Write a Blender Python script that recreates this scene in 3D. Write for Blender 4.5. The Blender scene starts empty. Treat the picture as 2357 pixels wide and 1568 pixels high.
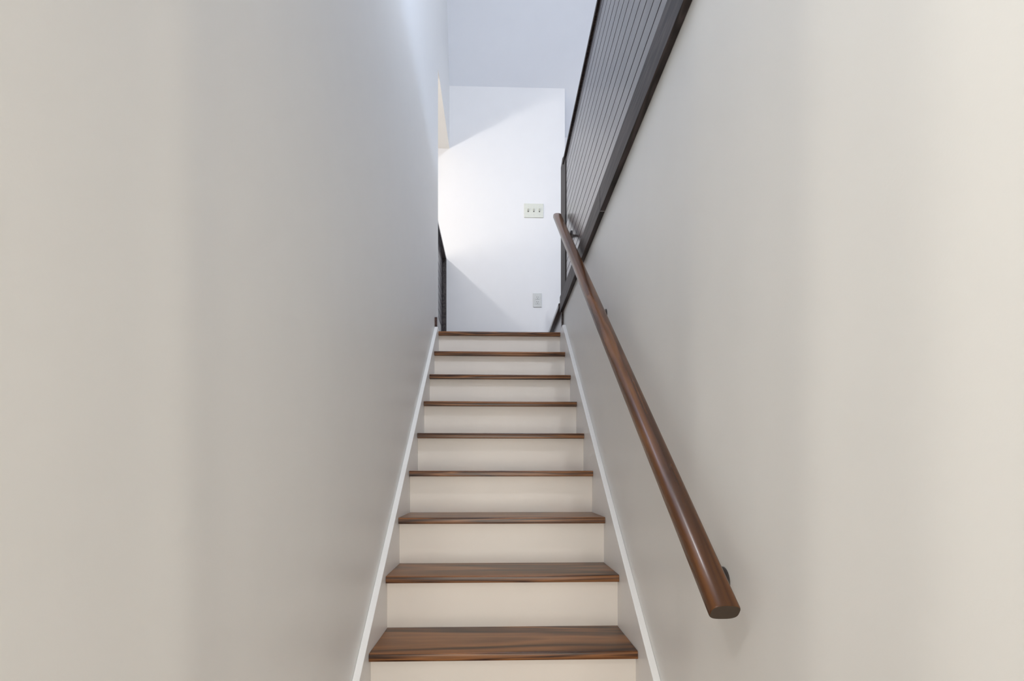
import bpy, bmesh, math, random
from mathutils import Vector, Matrix
random.seed(7)
C = bpy.context.scene.collection
PI = math.pi

# ------------------------------------------------------------------ materials
def new_mat(name):
    m = bpy.data.materials.new(name); m.use_nodes = True
    nt = m.node_tree; nt.nodes.clear()
    o = nt.nodes.new('ShaderNodeOutputMaterial'); b = nt.nodes.new('ShaderNodeBsdfPrincipled')
    nt.links.new(b.outputs[0], o.inputs[0])
    return m, nt, b

def N(nt, t, **kw):
    n = nt.nodes.new(t)
    for k, v in kw.items():
        if k in n.inputs: n.inputs[k].default_value = v
        else: setattr(n, k, v)
    return n

def paint(name, col, rough=.5, peel=.05, wave=(), spec=.5):
    m, nt, b = new_mat(name)
    b.inputs['Roughness'].default_value = rough
    b.inputs['Specular IOR Level'].default_value = spec
    tc = N(nt, 'ShaderNodeTexCoord')
    n1 = N(nt, 'ShaderNodeTexNoise'); n1.inputs['Scale'].default_value = 9
    nt.links.new(tc.outputs['Object'], n1.inputs['Vector'])
    mx = N(nt, 'ShaderNodeMix', data_type='RGBA')
    mx.inputs[6].default_value = (*[c*.985 for c in col], 1); mx.inputs[7].default_value = (*[min(1, c*1.015) for c in col], 1)
    nt.links.new(n1.outputs[0], mx.inputs[0]); nt.links.new(mx.outputs[2], b.inputs['Base Color'])
    n2 = N(nt, 'ShaderNodeTexNoise'); n2.inputs['Scale'].default_value = 260; n2.inputs['Detail'].default_value = 3
    nt.links.new(tc.outputs['Object'], n2.inputs['Vector'])
    bp = N(nt, 'ShaderNodeBump'); bp.inputs['Strength'].default_value = peel; bp.inputs['Distance'].default_value = .002
    nt.links.new(n2.outputs[0], bp.inputs['Height'])
    if wave:                      # taped drywall joints: slight swells of the board surface at these y
        sep = N(nt, 'ShaderNodeSeparateXYZ'); nt.links.new(tc.outputs['Object'], sep.inputs[0])
        tot = None
        def mth(op, a, v=None):
            q = N(nt, 'ShaderNodeMath', operation=op); nt.links.new(a, q.inputs[0])
            if v is not None:
                if isinstance(v, (int, float)): q.inputs[1].default_value = v
                else: nt.links.new(v, q.inputs[1])
            return q.outputs[0]
        for y0, wd, am in wave:
            g = mth('DIVIDE', mth('SUBTRACT', sep.outputs[1], y0), wd)
            g = mth('MULTIPLY', mth('EXPONENT', mth('MULTIPLY', mth('MULTIPLY', g, g), -1.0)), am)
            tot = g if tot is None else mth('ADD', tot, g)
        b2 = N(nt, 'ShaderNodeBump'); b2.inputs['Strength'].default_value = 1; b2.inputs['Distance'].default_value = 1
        nt.links.new(tot, b2.inputs['Height']); nt.links.new(bp.outputs[0], b2.inputs['Normal'])
        nt.links.new(b2.outputs[0], b.inputs['Normal'])
    else:
        nt.links.new(bp.outputs[0], b.inputs['Normal'])
    return m

def wood(name, dark, mid, light, axis=0, rough=.3, fine=1.0, coat=.3, spec=.5, bump=.15, rot=None, scl=None):
    m, nt, b = new_mat(name)
    tc = N(nt, 'ShaderNodeTexCoord'); oi = N(nt, 'ShaderNodeObjectInfo')
    mul = N(nt, 'ShaderNodeMath', operation='MULTIPLY'); mul.inputs[1].default_value = 37.0
    nt.links.new(oi.outputs['Random'], mul.inputs[0])
    mp = N(nt, 'ShaderNodeMapping')
    sc = [14*fine, 14*fine, 14*fine]; sc[axis] = 1.1
    if scl: sc = scl
    mp.inputs['Scale'].default_value = sc
    if rot:
        r = N(nt, 'ShaderNodeMapping'); r.inputs['Rotation'].default_value = rot
        nt.links.new(tc.outputs['Object'], r.inputs[0]); nt.links.new(r.outputs[0], mp.inputs[0])
    else:
        nt.links.new(tc.outputs['Object'], mp.inputs[0])
    cb = N(nt, 'ShaderNodeVectorMath', operation='ADD')
    nt.links.new(mp.outputs[0], cb.inputs[0]); nt.links.new(mul.outputs[0], cb.inputs[1])
    n1 = N(nt, 'ShaderNodeTexNoise'); n1.inputs['Scale'].default_value = .7; n1.inputs['Detail'].default_value = 3; n1.inputs['Distortion'].default_value = .6
    nt.links.new(cb.outputs[0], n1.inputs['Vector'])
    rings = N(nt, 'ShaderNodeMath', operation='MULTIPLY'); rings.inputs[1].default_value = 9.0
    nt.links.new(n1.outputs[0], rings.inputs[0])
    fr = N(nt, 'ShaderNodeMath', operation='PINGPONG'); fr.inputs[1].default_value = .5
    nt.links.new(rings.outputs[0], fr.inputs[0])
    n2 = N(nt, 'ShaderNodeTexNoise'); n2.inputs['Scale'].default_value = 5.0; n2.inputs['Detail'].default_value = 4
    nt.links.new(cb.outputs[0], n2.inputs['Vector'])
    add = N(nt, 'ShaderNodeMath', operation='MULTIPLY_ADD'); add.inputs[1].default_value = 1.1
    nt.links.new(fr.outputs[0], add.inputs[0])
    m2 = N(nt, 'ShaderNodeMath', operation='MULTIPLY'); m2.inputs[1].default_value = .5
    nt.links.new(n2.outputs[0], m2.inputs[0]); nt.links.new(m2.outputs[0], add.inputs[2])
    cr = N(nt, 'ShaderNodeValToRGB')
    e = cr.color_ramp.elements
    e[0].position = .18; e[0].color = (*dark, 1); e[1].position = .88; e[1].color = (*light, 1)
    k = e.new(.5); k.color = (*mid, 1)
    nt.links.new(add.outputs[0], cr.inputs[0]); nt.links.new(cr.outputs[0], b.inputs['Base Color'])
    b.inputs['Roughness'].default_value = rough; b.inputs['Specular IOR Level'].default_value = spec
    b.inputs['Coat Weight'].default_value = coat; b.inputs['Coat Roughness'].default_value = rough*.6
    bp = N(nt, 'ShaderNodeBump'); bp.inputs['Strength'].default_value = bump; bp.inputs['Distance'].default_value = .002
    nt.links.new(n2.outputs[0], bp.inputs['Height']); nt.links.new(bp.outputs[0], b.inputs['Normal'])
    return m

def plain(name, col, rough=.4, metal=0, coat=0):
    m, nt, b = new_mat(name)
    tc = N(nt, 'ShaderNodeTexCoord'); n = N(nt, 'ShaderNodeTexNoise'); n.inputs['Scale'].default_value = 60
    nt.links.new(tc.outputs['Object'], n.inputs['Vector'])
    mx = N(nt, 'ShaderNodeMix', data_type='RGBA')
    mx.inputs[6].default_value = (*[c*.94 for c in col], 1); mx.inputs[7].default_value = (*[min(1, c*1.06) for c in col], 1)
    nt.links.new(n.outputs[0], mx.inputs[0]); nt.links.new(mx.outputs[2], b.inputs['Base Color'])
    b.inputs['Roughness'].default_value = rough; b.inputs['Metallic'].default_value = metal; b.inputs['Coat Weight'].default_value = coat
    return m

M = dict(
    wall=paint('wall_paint', (.823, .823, .802), .42, .05),
    wall_l=paint('left_wall_paint', (.823, .823, .802), .42, .05, wave=((-.84, .06, .0046), (-.30, .15, .003), (-1.15, .1, -.003))),
    wall_r=paint('right_wall_paint', (.823, .823, .802), .42, .05, wave=((-.79, .06, .0034), (-.37, .09, .0048), (.15, .15, .005), (-1.0, .06, .0025))),
    far=paint('loft_wall_paint', (.80, .80, .80), .5, .04),
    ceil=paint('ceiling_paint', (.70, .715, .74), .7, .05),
    riser=paint('riser_paint', (.84, .80, .75), .38, .03),
    skirt=paint('skirt_paint', (.88, .88, .87), .35, .03),
    tread=wood('stained_pine_tread', (.018, .006, .002), (.125, .047, .015), (.30, .125, .040), 0, .30, coat=.06, spec=.4, scl=[1.0, 7, 34]),
    tsurf=wood('stained_pine_rail', (.040, .014, .004), (.094, .034, .009), (.17, .068, .019), 1, .27, coat=.08, spec=.35, rot=(-.6588, 0, 0), bump=.03, scl=[9, .6, 9]),
    ship=wood('grey_stained_shiplap', (.04, .028, .030), (.125, .110, .113), (.15, .134, .138), 1, .26, 1.0, .38, bump=.05),
    trimw=wood('dark_stained_trim', (.010, .006, .005), (.032, .022, .020), (.075, .056, .054), 1, .48, 1.2, .0, spec=.4, bump=.4),
    postw=wood('dark_stained_post', (.010, .006, .005), (.028, .017, .014), (.055, .034, .028), 2, .5, 1.2, 0, spec=.3),
    stepw=wood('red_brown_stain', (.022, .008, .006), (.055, .022, .017), (.09, .042, .032), 1, .25, 1.0, .5),
    gap=plain('shiplap_gap', (.006, .005, .006), .9),
    bronze=plain('oil_rubbed_bronze', (.085, .075, .07), .34, .7),
    endg=plain('rail_end_grain', (.042, .026, .014), .45),
    plate=plain('almond_plastic', (.64, .655, .575), .35),
    oplate=plain('white_plastic', (.60, .61, .59), .35),
    slot=plain('outlet_slot', (.05, .05, .045), .8),
    floorw=wood('stained_floor', (.03, .012, .006), (.10, .042, .018), (.20, .09, .035), 0, .32),
)

# ------------------------------------------------------------------ helpers
def tag(o, label=None, cat=None, group=None, kind=None):
    if label: o['label'] = label
    if cat: o['category'] = cat
    if group: o['group'] = group
    if kind: o['kind'] = kind
    return o

def thing(name, label, cat, loc=(0, 0, 0), group=None):
    o = bpy.data.objects.new(name, None); C.objects.link(o); o.location = loc
    o.empty_display_size = .05
    return tag(o, label, cat, group)

def obj(name, bm, mats, parent=None, smooth=False, bevel=0, seg=2):
    me = bpy.data.meshes.new(name)
    bmesh.ops.recalc_face_normals(bm, faces=bm.faces)
    bm.to_mesh(me); bm.free()
    if not isinstance(mats, (list, tuple)): mats = [mats]
    for m in mats: me.materials.append(m)
    if smooth:
        for p in me.polygons: p.use_smooth = True
        try: me.set_sharp_from_angle(angle=math.radians(38))
        except Exception: pass
    o = bpy.data.objects.new(name, me); C.objects.link(o)
    if parent is not None:
        o.parent = parent
        pl = Vector(parent.location)
        if parent.parent: pl = pl + Vector(parent.parent.location)
        me.transform(Matrix.Translation(-pl))
    if bevel:
        b = o.modifiers.new('bevel', 'BEVEL'); b.width = bevel; b.segments = seg; b.limit_method = 'ANGLE'; b.angle_limit = math.radians(40)
    return o

def box(bm, x0, x1, y0, y1, z0, z1, mi=0):
    vs = [bm.verts.new((x, y, z)) for x in (x0, x1) for y in (y0, y1) for z in (z0, z1)]
    fs = [(0, 1, 3, 2), (4, 6, 7, 5), (0, 4, 5, 1), (2, 3, 7, 6), (0, 2, 6, 4), (1, 5, 7, 3)]
    out = []
    for f in fs:
        g = bm.faces.new([vs[i] for i in f]); g.material_index = mi; out.append(g)
    return out

def prism_x(bm, pts, x0, x1):            # polygon in the y-z plane, extruded along x
    a = [bm.verts.new((x0, y, z)) for y, z in pts]; b = [bm.verts.new((x1, y, z)) for y, z in pts]
    n = len(pts)
    bm.faces.new(a); bm.faces.new(b[::-1])
    for i in range(n): bm.faces.new((a[i], b[i], b[(i+1) % n], a[(i+1) % n]))

def boxo(name, d, mat, parent=None, bevel=0, **k):
    bm = bmesh.new(); box(bm, *d); return obj(name, bm, mat, parent, bevel=bevel, **k)

def struct(o):
    o['kind'] = 'structure'; return o

def loft(bm, rings, cap=True):
    vr = [[bm.verts.new(p) for p in r] for r in rings]
    n = len(vr[0])
    for a, b in zip(vr, vr[1:]):
        for i in range(n): bm.faces.new((a[i], a[(i+1) % n], b[(i+1) % n], b[i]))
    if cap: return bm.faces.new(vr[0]), bm.faces.new(vr[-1][::-1])

def tube(bm, pts, rads, n=16):
    pts = [Vector(p) for p in pts]
    rings = []
    up = Vector((0, 1, 0))
    for i, p in enumerate(pts):
        t = (pts[min(i+1, len(pts)-1)] - pts[max(i-1, 0)]).normalized()
        u = up.cross(t)
        if u.length < .1: u = Vector((1, 0, 0)).cross(t)
        u.normalize(); v = t.cross(u)
        r = rads[i] if isinstance(rads, (list, tuple)) else rads
        rings.append([p + (u*math.cos(2*PI*k/n) + v*math.sin(2*PI*k/n))*r for k in range(n)])
    loft(bm, rings)

# ------------------------------------------------------------------ dimensions (metres)
XL, XR = -.385, .385          # inner faces of the skirt boards
WL, WR = -.405, .405          # wall planes
NOSE = [(-.0065, .003), (.221, .1785), (.443, .352), (.6845, .5275), (.9055, .7025),
        (1.121, .8795), (1.344, 1.057), (1.5655, 1.235), (1.795, 1.4145)]
for k in range(1, 5): NOSE.insert(0, (-.0065-.2235*k, .003-.1762*k))
Z0 = -.88                      # lower floor
ZL = 1.4145                    # landing
ZR = 1.612                     # loft floor to the right, one step up
YF = 2.80                      # far wall
T = .0235; OV = .026

# ------------------------------------------------------------------ setting
Y0 = -1.25                     # mouth of the stairwell
TOP = 4.6
bm = bmesh.new()
prism_x(bm, [(Y0, Z0), (1.955, Z0), (1.955, 3.19), (YF, 3.19), (YF, TOP), (Y0, TOP)], WL-.12, WL)
struct(obj('wall_left', bm, M['wall_l']))
struct(boxo('wall_right', (WR, WR+.12, Y0, 1.845, Z0, 1.565), M['wall_r']))
struct(boxo('wall_back', (-2.6, .547, YF, YF+.12, 1.2, TOP), M['far']))
struct(boxo('wall_back_recess', (.547, 3.3, YF+.142, YF+.26, 1.2, TOP), M['far']))
SL = 2.2
bm = bmesh.new()
yt = YF-(TOP-3.705)/SL; yb = YF+.16; zb = 3.705-(yb-YF)*SL
prism_x(bm, [(yt, TOP), (yb, zb), (yb+.1, zb), (yb+.1, TOP+.1), (-1.6, TOP+.1), (-1.6, TOP)], -2.7, 3.3)
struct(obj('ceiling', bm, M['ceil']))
struct(boxo('wall_loft_left', (-2.72, -2.6, -1.6, YF+.12, 1.2, TOP), M['far']))
struct(boxo('wall_loft_right', (3.2, 3.32, -1.6, YF+.26, 1.2, TOP), M['far']))
struct(boxo('wall_loft_front', (-2.72, 3.32, -1.72, -1.6, 1.55, TOP), M['far']))
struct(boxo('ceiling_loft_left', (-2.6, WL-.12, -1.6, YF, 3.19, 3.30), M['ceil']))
# landing floor between the top nosing and the far wall, and the loft floors beside it
struct(boxo('floor', (WL-.05, WR, NOSE[-1][0]+.09, YF, ZL-.2, ZL-.0005), M['floorw']))
struct(boxo('floor_loft_left', (-2.6, WL-.12, -1.6, YF, ZL-.2, ZL), M['floorw']))
bm = bmesh.new(); box(bm, WR+.12, 3.2, -1.6, 1.86, ZL-.1, ZR); box(bm, WR, 3.2, 1.86, YF+.142, ZL-.1, ZR-.03)
struct(obj('floor_loft_right', bm, M['floorw']))
# lower hall the stairs start from
struct(boxo('floor_hall', (-1.7, 1.7, -3.7, -.7, Z0-.1, Z0), M['floorw']))
struct(boxo('ceiling_hall', (-1.7, 1.7, -3.7, -1.27, 1.45, 1.55), M['ceil']))
struct(boxo('wall_hall_left', (-1.82, -1.7, -3.7, Y0, Z0, 1.5), M['wall']))
struct(boxo('wall_hall_right', (1.7, 1.82, -3.7, Y0, Z0, 1.5), M['wall']))
struct(boxo('wall_hall_back', (-1.8, 1.8, -3.82, -3.7, Z0, 1.5), M['wall']))
bm = bmesh.new(); box(bm, -1.8, WL-.12, Y0, Y0+.12, Z0, 1.5); struct(obj('wall_hall_front', bm, M['wall']))
bm = bmesh.new(); box(bm, WR+.12, 1.8, Y0, Y0+.12, Z0, 1.5); struct(obj('wall_hall_front', bm, M['wall']))
# baseboard beside the landing
bm = bmesh.new(); prism_x(bm, [(1.765, 1.4325), (1.975, 1.4325), (1.975, 1.50), (1.785, 1.50), (1.765, 1.492)], WL, -.389)
struct(obj('baseboard_left', bm, M['stepw']))

# ------------------------------------------------------------------ staircase
st = thing('staircase', 'straight flight of stairs with glossy brown wooden treads and cream white risers', 'staircase', (0, NOSE[0][0], Z0))
for i, (y, z) in enumerate(NOSE):
    y1 = NOSE[i+1][0]+OV if i < len(NOSE)-1 else y+.10
    # nosing profile: eased upper and lower front edge
    r = .0055; pts = []
    for k in range(5):
        a = PI/2*k/4; pts.append((y+r-r*math.sin(a), z-r+r*math.cos(a)))
    r2 = .003
    for k in range(4):
        a = PI/2*k/3; pts.append((y+r2-r2*math.cos(a), z-T+r2-r2*math.sin(a)))
    pts += [(y1+.004, z-T), (y1+.004, z)]
    bm = bmesh.new(); prism_x(bm, pts, XL+.0008, XR-.0008)
    o = obj('tread', bm, M['tread'], st, smooth=True)
    zp = NOSE[i-1][1] if i else Z0
    boxo('riser', (XL, XR, y+OV, y+OV+.018, zp+.0003, z-T), M['riser'], st)
for s, zoff in ((-1, .040), (1, .094)):
    sl = .789; zt = 1.432
    ya, yb_ = -1.16, 1.838
    ytop = (zt-zoff)/sl
    pts = [(ya, Z0), (ya, max(Z0+.02, zoff+sl*ya)), (ytop, zt), (yb_-.012, zt), (yb_, zt-.014), (yb_, ZL-.2), (yb_-.3, ZL-.55), (-.4, Z0)]
    bm = bmesh.new(); prism_x(bm, pts, *((WL+.0004, XL) if s < 0 else (XR, WR-.0004)))
    obj('skirt_board', bm, M['skirt'], st, bevel=.0015)

# ------------------------------------------------------------------ handrail on the right wall
HX = .345
A = Vector((HX, -.665, .288)); B = Vector((HX, 1.63, 2.066))
D = (B-A).normalized(); U = Vector((1, 0, 0)); V = U.cross(D).normalized()   # V points up
hr = thing('handrail', 'long brown stained wooden handrail sloping up the right wall on dark brackets', 'handrail', (HX, A.y, A.z))
def rail_ring(c, s=1.0):
    out = []
    hw, hh = .0247, .0165
    for k in range(40):
        a = 2*PI*k/40
        ca, sa = math.cos(a), math.sin(a)
        n = 3.0
        x = hw*math.copysign(abs(ca)**(2/n), ca)*s; y = hh*math.copysign(abs(sa)**(2/3.3), sa)*s
        if y > 0: y *= 1.0 + .10*math.cos(x/hw*PI/2)       # slightly crowned top
        out.append(c + U*x + V*y)
    return out
bm = bmesh.new()
f0, f1 = loft(bm, [rail_ring(A, .955), rail_ring(A+D*.0012, .985), rail_ring(A+D*.003)] +
              [rail_ring(A.lerp(B, t/30)) for t in range(1, 30)] + [rail_ring(B-D*.004), rail_ring(B-D*.0012, .985), rail_ring(B, .94)])
f0.material_index = 1; f1.material_index = 1
obj('rail', bm, [M['tsurf'], M['endg']], hr, smooth=True)
def bracket(y, z, wx):
    g = bpy.data.objects.new('bracket', None); C.objects.link(g); g.parent = hr
    g.location = Vector((wx, y, z)) - Vector(hr.location); g.empty_display_size = .03
    rail_z = A.z + (y-A.y)*D.z/D.y
    under = rail_z - .0165/D.y*1.02
    bm = bmesh.new()                                         # turned disc on the wall
    prof = [(0, .0285), (.003, .0285), (.005, .026), (.007, .020), (.009, .013), (.012, .0095), (.016, .0085)]
    loft(bm, [[(wx-h, y+r*math.cos(2*PI*k/32), z+r*math.sin(2*PI*k/32)) for k in range(32)] for h, r in prof])
    obj('rosette', bm, M['bronze'], g, smooth=True)
    bm = bmesh.new()                                         # arm swinging out and up to the saddle
    pts = []; rr = []
    x1 = HX; h = under-.003-z
    for k in range(13):
        t = k/12; a = t*PI/2
        pts.append((wx-.012-(wx-.012-x1)*math.sin(a), y, z + h*(1-math.cos(a)))); rr.append(.0085-.002*math.sin(t*PI))
    tube(bm, pts, rr)
    obj('arm', bm, M['bronze'], g, smooth=True)
    bm = bmesh.new()
    c = Vector((HX, y, under-.0015))
    ring = lambda o, s: [c + V*o + D*(.032*s*math.cos(2*PI*k/24)) + U*(.011*s*math.sin(2*PI*k/24)) for k in range(24)]
    loft(bm, [ring(-.003, .85), ring(-.002, 1), ring(.0008, 1)])
    obj('saddle', bm, M['bronze'], g, smooth=True)
    for s in (-.021, .021):
        bm = bmesh.new(); cc = c + D*s
        r2 = lambda o, r: [cc + V*o + D*(r*math.cos(2*PI*k/12)) + U*(r*math.sin(2*PI*k/12)) for k in range(12)]
        loft(bm, [r2(-.0048, .002), r2(-.004, .0035), r2(-.003, .0035)])
        obj('screw', bm, M['bronze'], g, smooth=True)
bracket(-.524, .309, WR); bracket(.53, 1.13, WR); bracket(1.36, 1.824, .3905)

# ------------------------------------------------------------------ shiplap guard wall above the right wall
def boards(bm, xf, xb, y0, y1, z0, z1, pitch, sgn, gap=.0055):
    # sgn: the side the faces look to (-1 towards -x); gaps between boards go back to a dark tongue
    z = z0
    while z < z1-.004:
        zt = min(z+pitch-gap, z1)
        fs = box(bm, min(xf, xf-sgn*.012), max(xf, xf-sgn*.012), y0, y1, z, zt, 0)
        z += pitch
    box(bm, min(xf-sgn*.010, xb), max(xf-sgn*.010, xb), y0, y1, z0, z1, 1)
gw = thing('shiplap_guard', 'grey-brown shiplap half wall above the right stair wall, seen from below', 'guard wall', (.45, .3, ZR))
GY0 = Y0+.0
bm = bmesh.new(); boards(bm, .391, .50, GY0, 1.66, 1.648, 2.395, .0578, -1)
obj('panel', bm, [M['ship'], M['gap']], gw)
bm = bmesh.new(); box(bm, .380, .512, GY0, 1.66, 2.395, 2.414)
obj('cap', bm, M['postw'], gw, bevel=.002)
yj = .545
for a, b in ((GY0, yj-.0012), (yj+.0012, 1.83)):
    bm = bmesh.new(); prism_x(bm, [(a, 1.548), (b, 1.548), (b, 1.648), (a, 1.648)], .385, WR-.0004)
    o = obj('trim_board', bm, M['trimw'], gw, bevel=.0015)
boxo('joint_filler', (.3862, WR-.0004, yj-.0012, yj+.0012, 1.5486, 1.60), M['skirt'], gw)
bm = bmesh.new(); prism_x(bm, [(1.575, 1.6485), (1.79, 1.6485), (1.79, 2.452), (1.715, 2.468), (1.60, 2.425), (1.575, 2.40)], .3865, .40)
obj('end_post', bm, M['postw'], gw, bevel=.002)
bm = bmesh.new(); box(bm, .40, .50, 1.661, 1.79, 1.6485, 2.42)
obj('post_core', bm, M['postw'], gw)
boxo('corner_strip', (.394, WR-.0004, 1.80, 1.826, 1.4325, 1.5475), M['trimw'], gw)

# ------------------------------------------------------------------ step up to the loft on the right of the landing
ls = thing('loft_step', 'single dark brown step up to the loft, right side of the landing', 'step', (.45, 2.3, ZL))
boxo('riser', (.402, .42, 1.87, YF, ZL, ZR-.031), M['stepw'], ls)
bm = bmesh.new(); box(bm, .377, .50, 1.835, YF, ZR-.030, ZR)
obj('tread', bm, M['stepw'], ls, bevel=.006, seg=3)

# ------------------------------------------------------------------ low shiplap half wall on the left of the landing
lw = thing('shiplap_guard', 'narrow sliver of shiplap half wall with dark cap, left of the landing', 'guard wall', (-.5, 2.4, ZL))
bm = bmesh.new(); boards(bm, -.457, -.54, 1.96, YF-.001, ZL+.001, 2.266, .0578, 1)
obj('panel', bm, [M['ship'], M['gap']], lw)
bm = bmesh.new(); box(bm, -.565, -.427, 1.956, YF-.001, 2.268, 2.289)
obj('cap', bm, M['ship'], lw, bevel=.002)
boxo('end_post', (-.4565, -.4285, YF-.045, YF-.001, ZL, 2.2675), M['trimw'], lw, bevel=.0015)
boxo('base_trim', (-.4565, -.442, 1.96, YF-.046, ZL, 1.50), M['stepw'], lw, bevel=.002)

# ------------------------------------------------------------------ switch plate and outlet on the far wall
def disc_y(bm, x, z, r, y0, y1, n=16, mi=0):
    f = loft(bm, [[(x+r*math.cos(2*PI*k/n), y, z+r*math.sin(2*PI*k/n)) for k in range(n)] for y in (y0, y1)])
sx, sz = .289, 2.689
sw = thing('light_switch', 'almond three-gang toggle switch plate on the white far wall', 'light switch', (sx, YF, sz))
boxo('cover_plate', (sx-.0795, sx+.0795, YF-.006, YF, sz-.058, sz+.058), M['plate'], sw, bevel=.0025, seg=3)
for k in (-1, 0, 1):
    tx = sx+k*.046
    bm = bmesh.new()
    prism_x(bm, [(YF-.006, sz+.010), (YF-.019, sz+.016), (YF-.021, sz+.010), (YF-.008, sz-.007)], tx-.0045, tx+.0045)
    obj('toggle', bm, M['plate'], sw, bevel=.0012)
    boxo('toggle_slot', (tx-.0055, tx+.0055, YF-.0065, YF-.0058, sz-.012, sz+.012), M['slot'], sw)
    for dz in (-.030, .030):
        bm = bmesh.new(); disc_y(bm, tx, sz+dz, .0032, YF-.0072, YF-.0058)
        obj('screw', bm, M['oplate'], sw)
ox, oz = .3195, 1.951
ou = thing('outlet', 'white duplex electrical outlet low on the far wall above the landing', 'outlet', (ox, YF, oz))
boxo('cover_plate', (ox-.0355, ox+.0355, YF-.006, YF, oz-.058, oz+.058), M['oplate'], ou, bevel=.0025, seg=3)
for dz in (-.0195, .0195):
    bm = bmesh.new()
    pr = []
    for k in range(24):
        a = 2*PI*k/24
        pr.append((max(-.0170, min(.0170, .0195*math.cos(a))), max(-.0140, min(.0140, .0195*math.sin(a)))))
    loft(bm, [[(ox+px, y, oz+dz+pz) for px, pz in pr] for y in (YF-.0058, YF-.0085)])
    rc = obj('receptacle', bm, M['oplate'], ou)
    bm = bmesh.new()
    for dx, hh in ((-.0064, .0045), (.0064, .0038)): box(bm, ox+dx-.0012, ox+dx+.0012, YF-.0089, YF-.0084, oz+dz+.004-hh, oz+dz+.004+hh)
    disc_y(bm, ox, oz+dz-.0075, .0026, YF-.0089, YF-.0084)
    obj('slots', bm, M['slot'], ou)
bm = bmesh.new(); disc_y(bm, ox, oz, .0028, YF-.0072, YF-.0058); obj('screw', bm, M['oplate'], ou)

# ------------------------------------------------------------------ lights
def point(name, loc, w, col, r):
    l = bpy.data.lights.new(name, 'POINT'); l.energy = w; l.color = col; l.shadow_soft_size = r
    o = bpy.data.objects.new(name, l); C.objects.link(o); o.location = loc; return o
def area(name, loc, rot, sx, sy, w, col):
    l = bpy.data.lights.new(name, 'AREA'); l.shape = 'RECTANGLE'; l.size = sx; l.size_y = sy; l.energy = w; l.color = col
    o = bpy.data.objects.new(name, l); C.objects.link(o); o.location = loc; o.rotation_euler = rot; return o
def rgb(*c):
    m = max(c); return m, tuple(v/m for v in c)
def lamp(name, loc, c, r): e, k = rgb(*c); point(name, loc, e, k, r)
def area_rgb(name, loc, rot, sx, sy, c): e, k = rgb(*c); area(name, loc, rot, sx, sy, e, k)
lamp('hall_lamp', (-.55, -1.62, 1.36), (27, 26.6, 25.2), .02)
area_rgb('hall_fill_light', (0, -3.65, .2), (PI/2, 0, 0), 1.6, 1.6, (49, 46, 41.5))  # added fill behind the camera to brighten risers and lower flight; not a window
lamp('stairwell_lamp', (.385, -.45, 3.8), (62, 63, 65), .03)
lamp('stairwell_fill_light', (0, .3, 3.0), (7.5, 9.4, 13), .2)  # added soft fill above the flight, lifts the wall tone; no pendant hangs here
lamp('loft_lamp', (-1.04, 1.56, 2.85), (22, 21.2, 20.8), .03)
area_rgb('loft_fill_light_left', (-2.55, 1.7, 1.95), (0, -PI/2, 0), .9, 1.6, (31, 28, 23))  # added fill in the left room, brightens the opening's soffit; not a window
area_rgb('loft_window_light_right', (3.15, .8, 2.35), (0, PI/2, 0), .6, 1.6, (14, 18, 26))

w = bpy.data.worlds.new('World'); bpy.context.scene.world = w; w.use_nodes = True
w.node_tree.nodes['Background'].inputs[0].default_value = (.6, .75, 1, 1); w.node_tree.nodes['Background'].inputs[1].default_value = .5

# ------------------------------------------------------------------ camera (level, lens shifted up)
cam = bpy.data.cameras.new('camera'); co = bpy.data.objects.new('camera', cam); C.objects.link(co)
cam.sensor_width = 36; cam.sensor_fit = 'HORIZONTAL'; cam.lens = 1200/2357*36
cam.shift_y = (1092.8-784)/2357
cam.clip_start = .02
co.location = (-.0251, -1.4955, .5113); co.rotation_euler = (PI/2, 0, -.0313)
sc = bpy.context.scene; sc.camera = co
sc.view_settings.view_transform = 'Standard'; sc.view_settings.look = 'None'
sc.view_settings.gamma = 1; sc.view_settings.exposure = 0; sc.view_settings.use_curve_mapping = False
sc.cycles.use_denoising = True
sc.cycles.max_bounces = 10; sc.cycles.diffuse_bounces = 7
